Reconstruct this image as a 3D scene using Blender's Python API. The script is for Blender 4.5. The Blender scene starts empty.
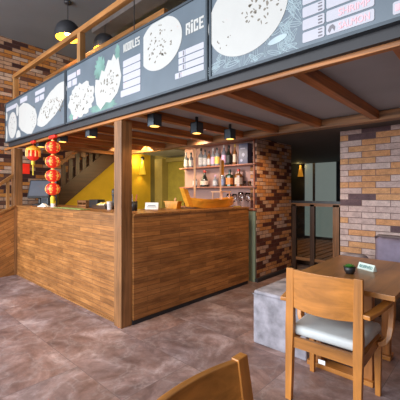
import bpy, bmesh, math, random
from mathutils import Vector, Matrix
random.seed(7)
S = bpy.context.scene
COL = S.collection
PI = math.pi

# ------------------------------------------------------------ camera, world, lights, exposure
cam_d = bpy.data.cameras.new('camera'); cam = bpy.data.objects.new('camera', cam_d); COL.objects.link(cam)
cam.location = (0, 0, 1.35)
cam.rotation_euler = (PI / 2, 0, math.radians(42.8))
cam_d.sensor_width = 36; cam_d.lens = 325 / 400 * 36
cam_d.shift_y = -8 / 400
cam_d.clip_start = 0.05
S.camera = cam

w = bpy.data.worlds.new('world'); S.world = w; w.use_nodes = True
w.node_tree.nodes['Background'].inputs[0].default_value = (0.86, 0.90, 1.0, 1)
w.node_tree.nodes['Background'].inputs[1].default_value = 0.6


def light(name, kind, loc, power, color=(1, 1, 1), aim=None, **kw):
    d = bpy.data.lights.new(name, kind); d.energy = power; d.color = color
    for k, v in kw.items():
        setattr(d, k, v)
    o = bpy.data.objects.new(name, d); COL.objects.link(o); o.location = loc
    if aim is not None:
        o.rotation_euler = (Vector(aim) - Vector(loc)).to_track_quat('-Z', 'Y').to_euler()
    return o


light('shopfront_daylight', 'AREA', (-3.3, -3.2, 2.4), 360, (0.90, 0.95, 1.0), (-3.2, 2.0, 0.9), shape='RECTANGLE', size=6.0, size_y=2.6)
light('added_warm_spot', 'SPOT', (-2.15, 4.15, 2.12), 34, (1.0, 0.60, 0.30), (-2.35, 3.9, 0), spot_size=2.7, spot_blend=0.9, shadow_soft_size=0.15)  # added spot without a fixture, warms the brick column and floor

light('left_doorway_daylight', 'AREA', (-6.3, -1.9, 1.9), 90, (0.86, 0.92, 1.0), (-3.0, 1.6, 0.3), shape='RECTANGLE', size=2.4, size_y=2.4)

S.view_settings.view_transform = 'Standard'; S.view_settings.look = 'None'
S.view_settings.exposure = 0.55; S.view_settings.gamma = 1.0
S.view_settings.use_curve_mapping = False

# ------------------------------------------------------------ materials


class NT:
    def __init__(s, name):
        s.m = bpy.data.materials.new(name); s.m.use_nodes = True
        s.t = s.m.node_tree; s.b = s.t.nodes['Principled BSDF']

    def n(s, kind, **kw):
        x = s.t.nodes.new(kind)
        for k, v in kw.items():
            if isinstance(k, str) and hasattr(x, k): setattr(x, k, v)
        return x

    def l(s, a, b): s.t.links.new(a, b)

    def uv(s, u='X', v='Y', w_=None, su=1, sv=1, sw=1):
        tc = s.n('ShaderNodeTexCoord'); sp = s.n('ShaderNodeSeparateXYZ'); cb = s.n('ShaderNodeCombineXYZ')
        s.l(tc.outputs['Object'], sp.inputs[0])
        for i, (ax, sc) in enumerate(((u, su), (v, sv), (w_, sw))):
            if ax is None: continue
            mu = s.n('ShaderNodeMath'); mu.operation = 'MULTIPLY'; mu.inputs[1].default_value = sc
            s.l(sp.outputs[ax], mu.inputs[0]); s.l(mu.outputs[0], cb.inputs[i])
        return cb.outputs[0]

    def noise(s, vec, scale=5, detail=4, rough=0.55, dist=0):
        x = s.n('ShaderNodeTexNoise'); s.l(vec, x.inputs['Vector'])
        x.inputs['Scale'].default_value = scale; x.inputs['Detail'].default_value = detail
        x.inputs['Roughness'].default_value = rough; x.inputs['Distortion'].default_value = dist
        return x.outputs['Fac']

    def ramp(s, fac, stops, const=False):
        x = s.n('ShaderNodeValToRGB'); s.l(fac, x.inputs[0]); e = x.color_ramp.elements
        if const: x.color_ramp.interpolation = 'CONSTANT'
        while len(e) < len(stops): e.new(0.5)
        for el, (p, c) in zip(e, stops):
            el.position = p; el.color = (*c, 1)
        return x.outputs[0]

    def mix(s, a, b, fac, mode='MIX'):
        x = s.n('ShaderNodeMix'); x.data_type = 'RGBA'; x.blend_type = mode
        for sock, v in ((x.inputs[0], fac), (x.inputs[6], a), (x.inputs[7], b)):
            if hasattr(v, 'links'): s.l(v, sock)
            elif isinstance(v, (int, float)): sock.default_value = v
            else: sock.default_value = (*v, 1)
        return x.outputs[2]

    def bump(s, h, strength=0.3, dist=0.01):
        x = s.n('ShaderNodeBump'); x.inputs['Strength'].default_value = strength; x.inputs['Distance'].default_value = dist
        s.l(h, x.inputs['Height']); s.l(x.outputs[0], s.b.inputs['Normal'])

    def done(s, color=None, rough=0.5, spec=0.5):
        if color is not None:
            if hasattr(color, 'links'): s.l(color, s.b.inputs['Base Color'])
            else: s.b.inputs['Base Color'].default_value = (*color, 1)
        s.b.inputs['Roughness'].default_value = rough
        s.b.inputs['Specular IOR Level'].default_value = spec
        return s.m


def plain(name, c, rough=0.5, metal=0.0, spec=0.5, em=None, ems=0.0, vary=0.12, scale=8, trans=0.0, alpha=1.0):
    t = NT(name)
    f = t.noise(t.uv('X', 'Y', 'Z'), scale, 3)
    d = tuple(x * (1 - vary) for x in c); h = tuple(min(1, x * (1 + vary)) for x in c)
    m = t.done(t.ramp(f, [(0.3, d), (0.7, h)]), rough, spec)
    t.b.inputs['Metallic'].default_value = metal
    if em:
        t.b.inputs['Emission Color'].default_value = (*em, 1); t.b.inputs['Emission Strength'].default_value = ems
    if trans: t.b.inputs['Transmission Weight'].default_value = trans; t.b.inputs['IOR'].default_value = 1.45
    if alpha < 1: t.b.inputs['Alpha'].default_value = alpha
    return m


def wood(name, c, axis='X', rough=0.45, contrast=0.45, fine=28, spec=0.4):
    t = NT(name)
    sc = {'X': (1.2, fine, fine), 'Y': (fine, 1.2, fine), 'Z': (fine, fine, 1.2)}[axis]
    v = t.uv('X', 'Y', 'Z', *sc)
    g = t.noise(v, 1.0, 5, 0.6, 0.6); b = t.noise(t.uv('X', 'Y', 'Z'), 3.5, 2)
    lo = tuple(x * (1 - contrast) for x in c); hi = tuple(min(1, x * (1 + contrast * 0.7)) for x in c)
    col = t.ramp(g, [(0.28, lo), (0.5, c), (0.72, hi)])
    col = t.mix(col, t.ramp(b, [(0.3, (0.72,) * 3), (0.7, (1.0,) * 3)]), 1.0, 'MULTIPLY')
    t.bump(g, 0.12, 0.004)
    return t.done(col, rough, spec)


def cladding(name, u, v, c, rot=0.0, row=0.052, length=0.46):
    """horizontal strips of wood, each with a tone of its own"""
    t = NT(name)
    uv = t.uv(u, v)
    if rot:
        mp = t.n('ShaderNodeMapping'); mp.inputs['Rotation'].default_value = (0, 0, rot); t.l(uv, mp.inputs[0]); uv = mp.outputs[0]
    br = t.n('ShaderNodeTexBrick'); t.l(uv, br.inputs['Vector'])
    br.offset = 0.37; br.offset_frequency = 2
    br.inputs['Color1'].default_value = (0, 0, 0, 1); br.inputs['Color2'].default_value = (1, 1, 1, 1); br.inputs['Mortar'].default_value = (0.35, 0.35, 0.35, 1)
    br.inputs['Scale'].default_value = 1; br.inputs['Mortar Size'].default_value = 0.0024; br.inputs['Mortar Smooth'].default_value = 0.3
    br.inputs['Bias'].default_value = 0; br.inputs['Brick Width'].default_value = length; br.inputs['Row Height'].default_value = row
    col = t.ramp(br.outputs['Color'], [(0.0, tuple(x * 0.74 for x in c)), (0.35, tuple(x * 0.94 for x in c)), (0.7, tuple(x * 1.08 for x in c)), (1.0, (c[0] * 1.26, c[1] * 1.25, c[2] * 1.2))])
    mp2 = t.n('ShaderNodeMapping'); mp2.inputs['Scale'].default_value = (3.0, 60, 1); t.l(uv, mp2.inputs[0])
    g = t.noise(mp2.outputs[0], 1.0, 5, 0.65, 0.5)
    mp3 = t.n('ShaderNodeMapping'); mp3.inputs['Scale'].default_value = (3.0, 9, 1); t.l(uv, mp3.inputs[0])
    g2 = t.noise(mp3.outputs[0], 1.0, 3, 0.6, 0.5)
    col = t.mix(col, t.ramp(g, [(0.3, (0.62, 0.55, 0.48)), (0.62, (1.15, 1.15, 1.12))]), 1.0, 'MULTIPLY')
    col = t.mix(col, t.ramp(g2, [(0.3, (0.70, 0.64, 0.58)), (0.7, (1.18, 1.18, 1.15))]), 1.0, 'MULTIPLY')
    col = t.mix(col, tuple(x * 0.35 for x in c), br.outputs['Fac'])
    inv = t.n('ShaderNodeMath'); inv.operation = 'SUBTRACT'; inv.inputs[0].default_value = 1; t.l(br.outputs['Fac'], inv.inputs[1])
    t.bump(inv.outputs[0], 0.35, 0.004)
    return t.done(col, 0.42, 0.4)


def brickwork(name, u, v, stops, row=0.083, width=0.33, mortar=(0.07, 0.04, 0.035), msize=0.0055):
    t = NT(name)
    uv = t.uv(u, v)
    wob = t.n('ShaderNodeTexNoise'); t.l(uv, wob.inputs['Vector']); wob.inputs['Scale'].default_value = 9
    br = t.n('ShaderNodeTexBrick'); t.l(uv, br.inputs['Vector']); br.offset = 0.5; br.squash = 1
    br.inputs['Color1'].default_value = (0, 0, 0, 1); br.inputs['Color2'].default_value = (1, 1, 1, 1); br.inputs['Mortar'].default_value = (0.5, 0.5, 0.5, 1)
    br.inputs['Scale'].default_value = 1; br.inputs['Mortar Size'].default_value = msize; br.inputs['Mortar Smooth'].default_value = 0.2
    br.inputs['Bias'].default_value = 0; br.inputs['Brick Width'].default_value = width; br.inputs['Row Height'].default_value = row
    col = t.ramp(br.outputs['Color'], stops, True)
    n1 = t.noise(uv, 14, 5, 0.65); n2 = t.noise(uv, 60, 3, 0.6)
    col = t.mix(col, t.ramp(n1, [(0.3, (0.70, 0.68, 0.66)), (0.7, (1.15, 1.12, 1.08))]), 1.0, 'MULTIPLY')
    col = t.mix(col, t.ramp(n2, [(0.3, (0.82,) * 3), (0.7, (1.1,) * 3)]), 1.0, 'MULTIPLY')
    col = t.mix(col, mortar, br.outputs['Fac'])
    inv = t.n('ShaderNodeMath'); inv.operation = 'MULTIPLY_ADD'; inv.inputs[1].default_value = -1; inv.inputs[2].default_value = 1
    t.l(br.outputs['Fac'], inv.inputs[0])
    ad = t.n('ShaderNodeMath'); ad.operation = 'MULTIPLY_ADD'; ad.inputs[1].default_value = 0.6; t.l(n1, ad.inputs[0]); t.l(inv.outputs[0], ad.inputs[2])
    t.bump(ad.outputs[0], 0.6, 0.012)
    return t.done(col, 0.8, 0.25)


def floor_mat():
    t = NT('stone_look_tile')
    uv = t.uv('X', 'Y')
    br = t.n('ShaderNodeTexBrick'); t.l(uv, br.inputs['Vector']); br.offset = 0.5
    br.inputs['Color1'].default_value = (0, 0, 0, 1); br.inputs['Color2'].default_value = (1, 1, 1, 1); br.inputs['Mortar'].default_value = (0.5, 0.5, 0.5, 1)
    br.inputs['Scale'].default_value = 1; br.inputs['Mortar Size'].default_value = 0.0022; br.inputs['Mortar Smooth'].default_value = 0.4
    br.inputs['Brick Width'].default_value = 1.2; br.inputs['Row Height'].default_value = 0.6; br.inputs['Bias'].default_value = 0
    # every tile carries its own piece of the marbling
    off = t.n('ShaderNodeVectorMath'); off.operation = 'MULTIPLY'; off.inputs[1].default_value = (5, 3, 7)
    t.l(br.outputs['Color'], off.inputs[0])
    ad = t.n('ShaderNodeVectorMath'); ad.operation = 'ADD'; t.l(uv, ad.inputs[0]); t.l(off.outputs[0], ad.inputs[1])
    cloud = t.noise(ad.outputs[0], 2.2, 7, 0.66, 0.9)
    fine = t.noise(ad.outputs[0], 11, 6, 0.72, 0.8)
    hue = t.noise(ad.outputs[0], 1.1, 3, 0.5, 0.4)
    col = t.ramp(cloud, [(0.32, (0.125, 0.080, 0.076)), (0.44, (0.20, 0.135, 0.124)), (0.56, (0.28, 0.205, 0.197)), (0.68, (0.46, 0.385, 0.385))])
    col = t.mix(col, t.ramp(hue, [(0.35, (0.93, 0.98, 1.06)), (0.65, (1.18, 0.98, 0.86))]), 1.0, 'MULTIPLY')
    wv = t.n('ShaderNodeTexVoronoi'); wv.feature = 'DISTANCE_TO_EDGE'; wv.inputs['Scale'].default_value = 2.1
    ds = t.n('ShaderNodeTexNoise'); ds.inputs['Scale'].default_value = 2.4; ds.inputs['Detail'].default_value = 7; t.l(ad.outputs[0], ds.inputs['Vector'])
    sc = t.n('ShaderNodeVectorMath'); sc.operation = 'MULTIPLY_ADD'; sc.inputs[1].default_value = (1.1, 1.1, 1.1)
    t.l(ds.outputs['Color'], sc.inputs[0]); t.l(ad.outputs[0], sc.inputs[2]); t.l(sc.outputs[0], wv.inputs['Vector'])
    vein = t.ramp(wv.outputs['Distance'], [(0.0, (0.35,) * 3), (0.03, (0.12,) * 3), (0.14, (0.0,) * 3)])
    col = t.mix(col, (0.42, 0.36, 0.355), vein)
    col = t.mix(col, t.ramp(fine, [(0.3, (0.70, 0.69, 0.68)), (0.7, (1.22, 1.22, 1.23))]), 1.0, 'MULTIPLY')
    col = t.mix(col, (0.14, 0.10, 0.095), br.outputs['Fac'])
    rg = t.n('ShaderNodeMapRange'); t.l(fine, rg.inputs[0]); rg.inputs[3].default_value = 0.30; rg.inputs[4].default_value = 0.55
    t.l(rg.outputs[0], t.b.inputs['Roughness'])
    t.bump(fine, 0.08, 0.004)
    m = t.done(col, 0.4, 0.45); t.l(rg.outputs[0], t.b.inputs['Roughness'])
    return m


ORANGE_BRICK = [(0.0, (0.060, 0.024, 0.020)), (0.24, (0.38, 0.145, 0.035)), (0.42, (0.42, 0.25, 0.16)), (0.60, (0.52, 0.22, 0.055)), (0.76, (0.13, 0.055, 0.035)), (0.84, (0.50, 0.36, 0.28))]
MAUVE_BRICK = [(0.0, (0.135, 0.085, 0.095)), (0.18, (0.60, 0.31, 0.15)), (0.37, (0.54, 0.41, 0.385)), (0.63, (0.62, 0.34, 0.17)), (0.74, (0.60, 0.47, 0.44))]
COL_BRICK = [(0.0, (0.11, 0.035, 0.025)), (0.22, (0.55, 0.25, 0.09)), (0.45, (0.58, 0.38, 0.28)), (0.62, (0.17, 0.06, 0.035)), (0.70, (0.62, 0.30, 0.13)), (0.86, (0.52, 0.36, 0.30))]
M = {}
M['floor'] = floor_mat()
M['brick_left'] = brickwork('orange_brown_brick', 'Y', 'Z', ORANGE_BRICK, 0.070, 0.27)
M['brick_col'] = brickwork('dark_mixed_brick', 'Y', 'Z', COL_BRICK, 0.058, 0.17, (0.10, 0.055, 0.045), 0.004)
M['brick_right'] = brickwork('mauve_and_tan_brick', 'X', 'Z', MAUVE_BRICK, 0.078, 0.33, (0.16, 0.105, 0.10), 0.004)
M['clad_front'] = cladding('oak_strip_cladding_front', 'X', 'Z', (0.36, 0.158, 0.050))
M['clad_side'] = cladding('oak_strip_cladding_side', 'Y', 'Z', (0.36, 0.158, 0.050))
M['clad_diag'] = cladding('oak_strip_cladding_diagonal', 'Y', 'Z', (0.36, 0.158, 0.050), rot=-0.45, row=0.06)
for ax in 'XYZ':
    M['timber' + ax] = wood('timber_' + ax, (0.42, 0.16, 0.042), ax, contrast=0.6)
    M['post' + ax] = wood('post_timber_' + ax, (0.28, 0.125, 0.045), ax, contrast=0.65, fine=26)
    M['chair' + ax] = wood('orange_beech_' + ax, (0.54, 0.21, 0.042), ax, 0.32, 0.55, 13, 0.5)
    M['dark' + ax] = wood('dark_wood_' + ax, (0.065, 0.030, 0.014), ax)
M['rafterY'] = wood('rafter_timber', (0.42, 0.145, 0.038), 'Y', contrast=0.6)
M['tableX'] = wood('table_top_veneer', (0.44, 0.185, 0.048), 'Y', 0.3, 0.4, 12, 0.5)
M['railX'] = wood('loft_rail_timber', (0.36, 0.155, 0.045), 'X', contrast=0.6)
M['railZ'] = wood('loft_post_timber', (0.36, 0.175, 0.06), 'Z')
M['shelfX'] = wood('red_brown_shelf_board', (0.36, 0.135, 0.075), 'X')
M['grey_ceil'] = plain('grey_ceiling_paint', (0.14, 0.14, 0.145), 0.8, vary=0.06, scale=2)
M['soffit'] = plain('grey_soffit', (0.36, 0.395, 0.44), 0.75, vary=0.08, scale=2)
M['dark_ceil'] = plain('charcoal_paint', (0.075, 0.075, 0.078), 0.8, vary=0.08)
M['yellow'] = plain('mustard_plaster', (0.60, 0.39, 0.020), 0.75, vary=0.10, scale=3)
M['olive'] = plain('dark_olive_paint', (0.115, 0.100, 0.030), 0.7, vary=0.10, scale=3)
M['oliveframe'] = plain('olive_door_frame', (0.25, 0.19, 0.045), 0.6, vary=0.08)
M['pinkwall'] = plain('dusky_pink_plaster', (0.38, 0.22, 0.185), 0.7, vary=0.08, scale=4)
M['sage'] = plain('sage_green_paint', (0.22, 0.27, 0.19), 0.65, vary=0.06)
M['black'] = plain('black_coating', (0.018, 0.018, 0.020), 0.4)
M['blackmatt'] = plain('matt_black', (0.022, 0.022, 0.026), 0.6)
M['graphite'] = plain('graphite_metal', (0.055, 0.07, 0.085), 0.45, 0.4)
M['boardgrey'] = plain('blue_grey_menu_panel', (0.095, 0.12, 0.145), 0.35, em=(0.16, 0.215, 0.275), ems=0.15, vary=0.22, scale=1.6)
M['boardwhite'] = plain('menu_white', (0.385, 0.385, 0.37), 0.4, em=(0.9, 0.92, 0.9), ems=0.10, vary=0.02, scale=12)
M['boardlilac'] = plain('menu_price_box', (0.375, 0.375, 0.42), 0.4, em=(0.9, 0.9, 1.0), ems=0.08, vary=0.02)
M['boardline'] = plain('menu_pale_line', (0.33, 0.41, 0.44), 0.4, em=(0.5, 0.62, 0.68), ems=0.08, vary=0.1)
M['boardteal'] = plain('menu_teal_leaf', (0.13, 0.24, 0.21), 0.4, em=(0.25, 0.5, 0.43), ems=0.04, vary=0.25, scale=9)
M['boardink'] = plain('menu_dark_ink', (0.16, 0.15, 0.17), 0.5)
M['boardred'] = plain('menu_pink_ink', (0.72, 0.36, 0.40), 0.5, em=(0.9, 0.5, 0.55), ems=0.2)
M['boardbrown'] = plain('menu_food_fleck', (0.17, 0.15, 0.12), 0.5)
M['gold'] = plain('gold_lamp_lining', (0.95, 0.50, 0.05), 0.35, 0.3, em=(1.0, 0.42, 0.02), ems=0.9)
M['bulb'] = plain('warm_bulb', (1, 0.8, 0.5), 0.4, em=(1.0, 0.72, 0.30), ems=14)
M['lens'] = plain('downlight_lens', (1, 0.7, 0.3), 0.4, em=(1.0, 0.50, 0.10), ems=2.2)
M['lampyellow'] = plain('yellow_lamp_shade', (0.9, 0.6, 0.05), 0.5, em=(1.0, 0.62, 0.04), ems=0.35)
M['lampamber'] = plain('amber_lamp_shade', (0.8, 0.35, 0.05), 0.5, em=(1.0, 0.38, 0.03), ems=0.25)
M['lred'] = plain('red_lantern_fabric', (0.68, 0.022, 0.012), 0.45, em=(0.9, 0.03, 0.01), ems=0.22, vary=0.15)
M['lgold'] = plain('gold_lantern_print', (0.85, 0.40, 0.08), 0.4, em=(1.0, 0.4, 0.05), ems=0.2)
M['tassel'] = plain('yellow_tassel', (0.78, 0.60, 0.04), 0.6)
M['velvet'] = plain('grey_velvet', (0.30, 0.285, 0.32), 0.85, vary=0.4, scale=9)
M['purple'] = plain('grey_purple_cloth', (0.24, 0.20, 0.27), 0.85, vary=0.15, scale=9)
M['banq'] = plain('brown_grey_upholstery', (0.16, 0.12, 0.12), 0.8)
M['seatwhite'] = plain('off_white_leatherette', (0.55, 0.58, 0.58), 0.45, vary=0.05, scale=12)
M['white'] = plain('white_paper', (0.80, 0.80, 0.78), 0.6, vary=0.04)
M['signwhite'] = plain('mint_white_card', (0.66, 0.78, 0.70), 0.4, vary=0.03)
M['signteal'] = plain('dark_teal_lettering', (0.02, 0.18, 0.18), 0.5)
M['leaf'] = plain('succulent_green', (0.06, 0.24, 0.035), 0.5, vary=0.35, scale=40)
M['boat'] = wood('varnished_boat_wood', (0.85, 0.37, 0.035), 'Y', 0.35, 0.25, 18)
M['mast'] = wood('pale_mast_wood', (0.86, 0.47, 0.24), 'Z', 0.4, 0.15)
M['glass'] = plain('clear_glass', (0.95, 0.95, 0.95), 0.05, trans=1.0, vary=0.0)
def pane_glass():
    t = NT('thin_pane_glass')
    for n in list(t.t.nodes):
        if n.type == 'BSDF_PRINCIPLED': t.t.nodes.remove(n)
    out = [n for n in t.t.nodes if n.type == 'OUTPUT_MATERIAL'][0]
    tr = t.n('ShaderNodeBsdfTransparent'); tr.inputs[0].default_value = (0.86, 0.9, 0.88, 1)
    gl = t.n('ShaderNodeBsdfGlossy'); gl.inputs['Roughness'].default_value = 0.03
    fr = t.n('ShaderNodeFresnel'); fr.inputs[0].default_value = 1.5
    mx = t.n('ShaderNodeMixShader'); t.l(fr.outputs[0], mx.inputs[0]); t.l(tr.outputs[0], mx.inputs[1]); t.l(gl.outputs[0], mx.inputs[2]); t.l(mx.outputs[0], out.inputs[0])
    return t.m
M['pane'] = pane_glass()
M['window'] = plain('pale_daylit_window', (0.20, 0.23, 0.21), 0.3, em=(0.46, 0.54, 0.50), ems=0.20, vary=0.10, scale=1.2)
M['screen'] = plain('dim_screen', (0.045, 0.05, 0.065), 0.45, em=(0.3, 0.32, 0.42), ems=0.10)
M['greenmat'] = plain('green_mat', (0.22, 0.32, 0.10), 0.7)
M['navy'] = plain('navy_gift_box', (0.045, 0.050, 0.115), 0.4)
BG = {}
for k, c in dict(dark=(0.02, 0.022, 0.016), green=(0.02, 0.05, 0.015), clear=(0.22, 0.23, 0.25), amber=(0.26, 0.10, 0.025), smoke=(0.16, 0.16, 0.20)).items():
    BG[k] = plain('bottle_glass_' + k, c, 0.12, spec=0.7, vary=0.1)
LB = {}
for k, c in dict(white=(0.50, 0.48, 0.47), yellow=(0.70, 0.48, 0.08), orange=(0.70, 0.22, 0.05), pink=(0.60, 0.35, 0.50), blue=(0.22, 0.28, 0.45), cream=(0.65, 0.50, 0.38), red=(0.5, 0.05, 0.03), black=(0.02, 0.02, 0.02)).items():
    LB[k] = plain('label_' + k, c, 0.5, vary=0.3, scale=60)

# ------------------------------------------------------------ mesh helpers


class B:
    def __init__(s): s.bm = bmesh.new()

    def box(s, x0, y0, z0, x1, y1, z1, bev=0.0):
        g = bmesh.ops.create_cube(s.bm, size=1.0)
        for v in g['verts']:
            v.co = Vector(((x0 + x1) / 2 + v.co.x * (x1 - x0), (y0 + y1) / 2 + v.co.y * (y1 - y0), (z0 + z1) / 2 + v.co.z * (z1 - z0)))
        if bev:
            es = list({e for v in g['verts'] for e in v.link_edges})
            bmesh.ops.bevel(s.bm, geom=es, offset=bev, segments=3, affect='EDGES', profile=0.5)
        return s

    def prism(s, pts, fn0, fn1):
        """pts polygon; fn0/fn1 map a 2-D point to 3-D for the two caps"""
        a = [s.bm.verts.new(fn0(p)) for p in pts]; b = [s.bm.verts.new(fn1(p)) for p in pts]
        s.bm.faces.new(a); s.bm.faces.new(b[::-1])
        n = len(pts)
        for i in range(n):
            s.bm.faces.new((a[i], b[i], b[(i + 1) % n], a[(i + 1) % n]))
        return s

    def flat(s, pts, y, t=0.002):
        return s.prism(pts, lambda p: (p[0], y, p[1]), lambda p: (p[0], y + t, p[1]))

    def lathe(s, prof, c=(0, 0, 0), seg=20):
        rings = []
        for r, z in prof:
            if r < 1e-5: rings.append([s.bm.verts.new((c[0], c[1], c[2] + z))])
            else: rings.append([s.bm.verts.new((c[0] + r * math.cos(2 * PI * i / seg), c[1] + r * math.sin(2 * PI * i / seg), c[2] + z)) for i in range(seg)])
        for a, b in zip(rings, rings[1:]):
            for i in range(seg):
                j = (i + 1) % seg
                if len(a) == 1 and len(b) == 1: continue
                if len(a) == 1: s.bm.faces.new((a[0], b[i], b[j]))
                elif len(b) == 1: s.bm.faces.new((a[i], a[j], b[0]))
                else: s.bm.faces.new((a[i], a[j], b[j], b[i]))
        return s

    def tube(s, pts, r, seg=8, w2=None, up=(0, 0, 1)):
        """sweep of a round (or w x t rectangular when w2 is given) section"""
        pts = [Vector(p) for p in pts]; rings = []
        for i, p in enumerate(pts):
            d = (pts[min(i + 1, len(pts) - 1)] - pts[max(i - 1, 0)]).normalized()
            u = Vector(up)
            if abs(d.dot(u)) > 0.95: u = Vector((1, 0, 0))
            a = d.cross(u).normalized(); b = a.cross(d).normalized()
            if w2 is None: rings.append([s.bm.verts.new(p + a * r * math.cos(2 * PI * k / seg) + b * r * math.sin(2 * PI * k / seg)) for k in range(seg)])
            else: rings.append([s.bm.verts.new(p + a * r * q[0] + b * w2 * q[1]) for q in ((1, 1), (-1, 1), (-1, -1), (1, -1))])
        n = len(rings[0])
        for a, b in zip(rings, rings[1:]):
            for k in range(n): s.bm.faces.new((a[k], a[(k + 1) % n], b[(k + 1) % n], b[k]))
        s.bm.faces.new(rings[0][::-1]); s.bm.faces.new(rings[-1])
        return s

    def make(s, name, mat, parent=None, smooth=False, label=None, bevel=0.0, sub=0):
        bmesh.ops.recalc_face_normals(s.bm, faces=s.bm.faces)
        me = bpy.data.meshes.new(name); s.bm.to_mesh(me); s.bm.free()
        me.materials.append(mat)
        if smooth:
            for p in me.polygons: p.use_smooth = True
        o = bpy.data.objects.new(name, me); COL.objects.link(o)
        if parent is not None:
            o.parent = parent
            if parent.get('_off'): pass
        if bevel:
            md = o.modifiers.new('bevel', 'BEVEL'); md.width = bevel; md.segments = 2; md.limit_method = 'ANGLE'
        if sub:
            md = o.modifiers.new('subdivision', 'SUBSURF'); md.levels = sub; md.render_levels = sub
        if label: o['label'] = label
        return o


def thing(name, label, cat, loc=(0, 0, 0), rotz=0, group=None):
    o = bpy.data.objects.new(name, None); COL.objects.link(o)
    o.empty_display_size = 0.1
    o.location = loc; o.rotation_euler = (0, 0, rotz); o['label'] = label; o['category'] = cat
    if group: o['group'] = group
    return o


def tag(o, label, cat, group=None):
    o['label'] = label; o['category'] = cat
    if group: o['group'] = group
    return o


def struct(name, b, m, parent=None, **kw):
    o = b.make(name, m, parent, **kw)
    if parent is None: o['kind'] = 'structure'
    return o


def dup(root, loc, rotz, label, group=None):
    r = root.copy(); COL.objects.link(r); r.location = loc; r.rotation_euler = (0, 0, rotz); r['label'] = label
    if group: r['group'] = group
    for ch in list(root.children):
        c = ch.copy(); COL.objects.link(c); c.parent = r
        for g in list(ch.children):
            d = g.copy(); COL.objects.link(d); d.parent = c
    return r


def text(body, x0, x1, z0, z1, y, mat, parent, name='lettering', slope=0.0, bold=0.0):
    cu = bpy.data.curves.new(name, 'FONT'); cu.body = body; cu.extrude = 0.001; cu.offset = bold
    to = bpy.data.objects.new(name, cu); COL.objects.link(to)
    dg = bpy.context.evaluated_depsgraph_get(); me = bpy.data.meshes.new_from_object(to.evaluated_get(dg))
    bpy.data.objects.remove(to); me.name = name
    xs = [v.co.x for v in me.vertices]; ys = [v.co.y for v in me.vertices]
    for v in me.vertices:
        u = (v.co.x - min(xs)) / (max(xs) - min(xs)); t = (v.co.y - min(ys)) / (max(ys) - min(ys))
        v.co = Vector((x0 + u * (x1 - x0), y + v.co.z * 0.8, z0 + t * (z1 - z0) + slope * u))
    me.materials.clear(); me.materials.append(mat)
    o = bpy.data.objects.new(name, me); COL.objects.link(o); o.parent = parent
    return o


# ------------------------------------------------------------ the setting
struct('floor', B().box(-7.2, -4, -0.08, 4.5, 10.2, 0.0), M['floor'])
struct('ceiling', B().box(-6.75, -1.2, 4.14, 4.5, 10.2, 4.24), M['grey_ceil'])
o = struct('ceiling', B().box(-5.8, 1.83, 2.18, 3.2, 9.1, 2.30), M['soffit']); o.name = 'ceiling_lower'
struct('wall_left', B().box(-6.75, -1.2, 0, -6.55, 10.2, 4.14), M['brick_left'])
# mustard plaster below the stair and beyond it
struct('wall_left_plastered', B().prism([(1.95, 0.0), (5.2, 0.0), (5.2, 3.2), (1.95, 0.55)],
       lambda p: (-6.55, p[0], p[1]), lambda p: (-6.53, p[0], p[1])), M['yellow'])
struct('wall_back', B().box(-6.53, 5.2, 0, -2.90, 5.32, 4.14), M['olive'])
struct('wall_niche', B().box(-4.37, 4.30, 0, -2.90, 4.40, 2.18), M['pinkwall'])
struct('wall_niche_lower', B().box(-4.37, 4.13, 0, -2.705, 4.16, 1.06), M['sage'])
struct('wall_partition', B().box(-2.74, 4.165, 0, -2.695, 5.26, 2.18).box(-2.90, 4.30, 0, -2.74, 5.26, 2.18), M['brick_col'])
struct('wall_right', B().box(-1.59, 4.5, 0, 3.2, 4.75, 2.18), M['brick_right'])
struct('wall_far', B().box(-6.55, 9.0, 0, 3.2, 9.15, 2.18), M['dark_ceil'])
struct('wall_corridor', B().box(-4.75, 5.32, 0, -4.65, 9.0, 2.18), M['dark_ceil'])
struct('ceiling_dark', B().box(-4.6, 3.78, 2.165, 3.2, 9.0, 2.18), M['dark_ceil'])
# far glazed door
wn = struct('window_1', B().box(-4.15, 8.93, 0.10, -2.9, 8.97, 2.20), M['window'])
B().box(-3.905, 8.90, 0.1, -3.84, 8.93, 2.2).make('mullion', plain('pale_mullion', (0.35, 0.31, 0.33), 0.5), wn)
B().box(-3.25, 8.90, 0.1, -3.14, 8.93, 2.2).make('mullion', M['graphite'], wn)
B().box(-4.2, 8.90, 2.2, -2.85, 8.98, 2.26).make('window_head', M['blackmatt'], wn)
# door in the back wall
dr = struct('door_1', B().box(-5.79, 5.14, 0, -5.0, 5.19, 2.10), plain('mustard_door_leaf', (0.25, 0.19, 0.02), 0.6))
B().box(-6.05, 4.95, 0, -5.79, 5.2, 2.13).make('door_frame', M['oliveframe'], dr)
B().box(-5.79, 5.06, 2.05, -4.95, 5.2, 2.13).make('door_frame', M['oliveframe'], dr)
B().box(-5.76, 5.11, 0.95, -5.73, 5.14, 1.12).make('door_handle', M['black'], dr)
struct('wall_side', B().box(3.2, -2.0, 0, 3.4, 10.2, 4.14), M['brick_left'])
# dark skirting
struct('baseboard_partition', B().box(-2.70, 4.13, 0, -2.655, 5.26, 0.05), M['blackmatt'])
struct('baseboard_right', B().box(-1.59, 4.47, 0, 3.2, 4.5, 0.09), M['blackmatt'])

# ------------------------------------------------------------ timber frame
fr = thing('timber_frame', 'brown timber frame of posts, beams and rafters carrying the low ceiling', 'frame', (-2.8, 1.88, 0))


def local(o, root):
    o.matrix_parent_inverse = Matrix.Translation(-Vector(root.location))
    return o


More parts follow.
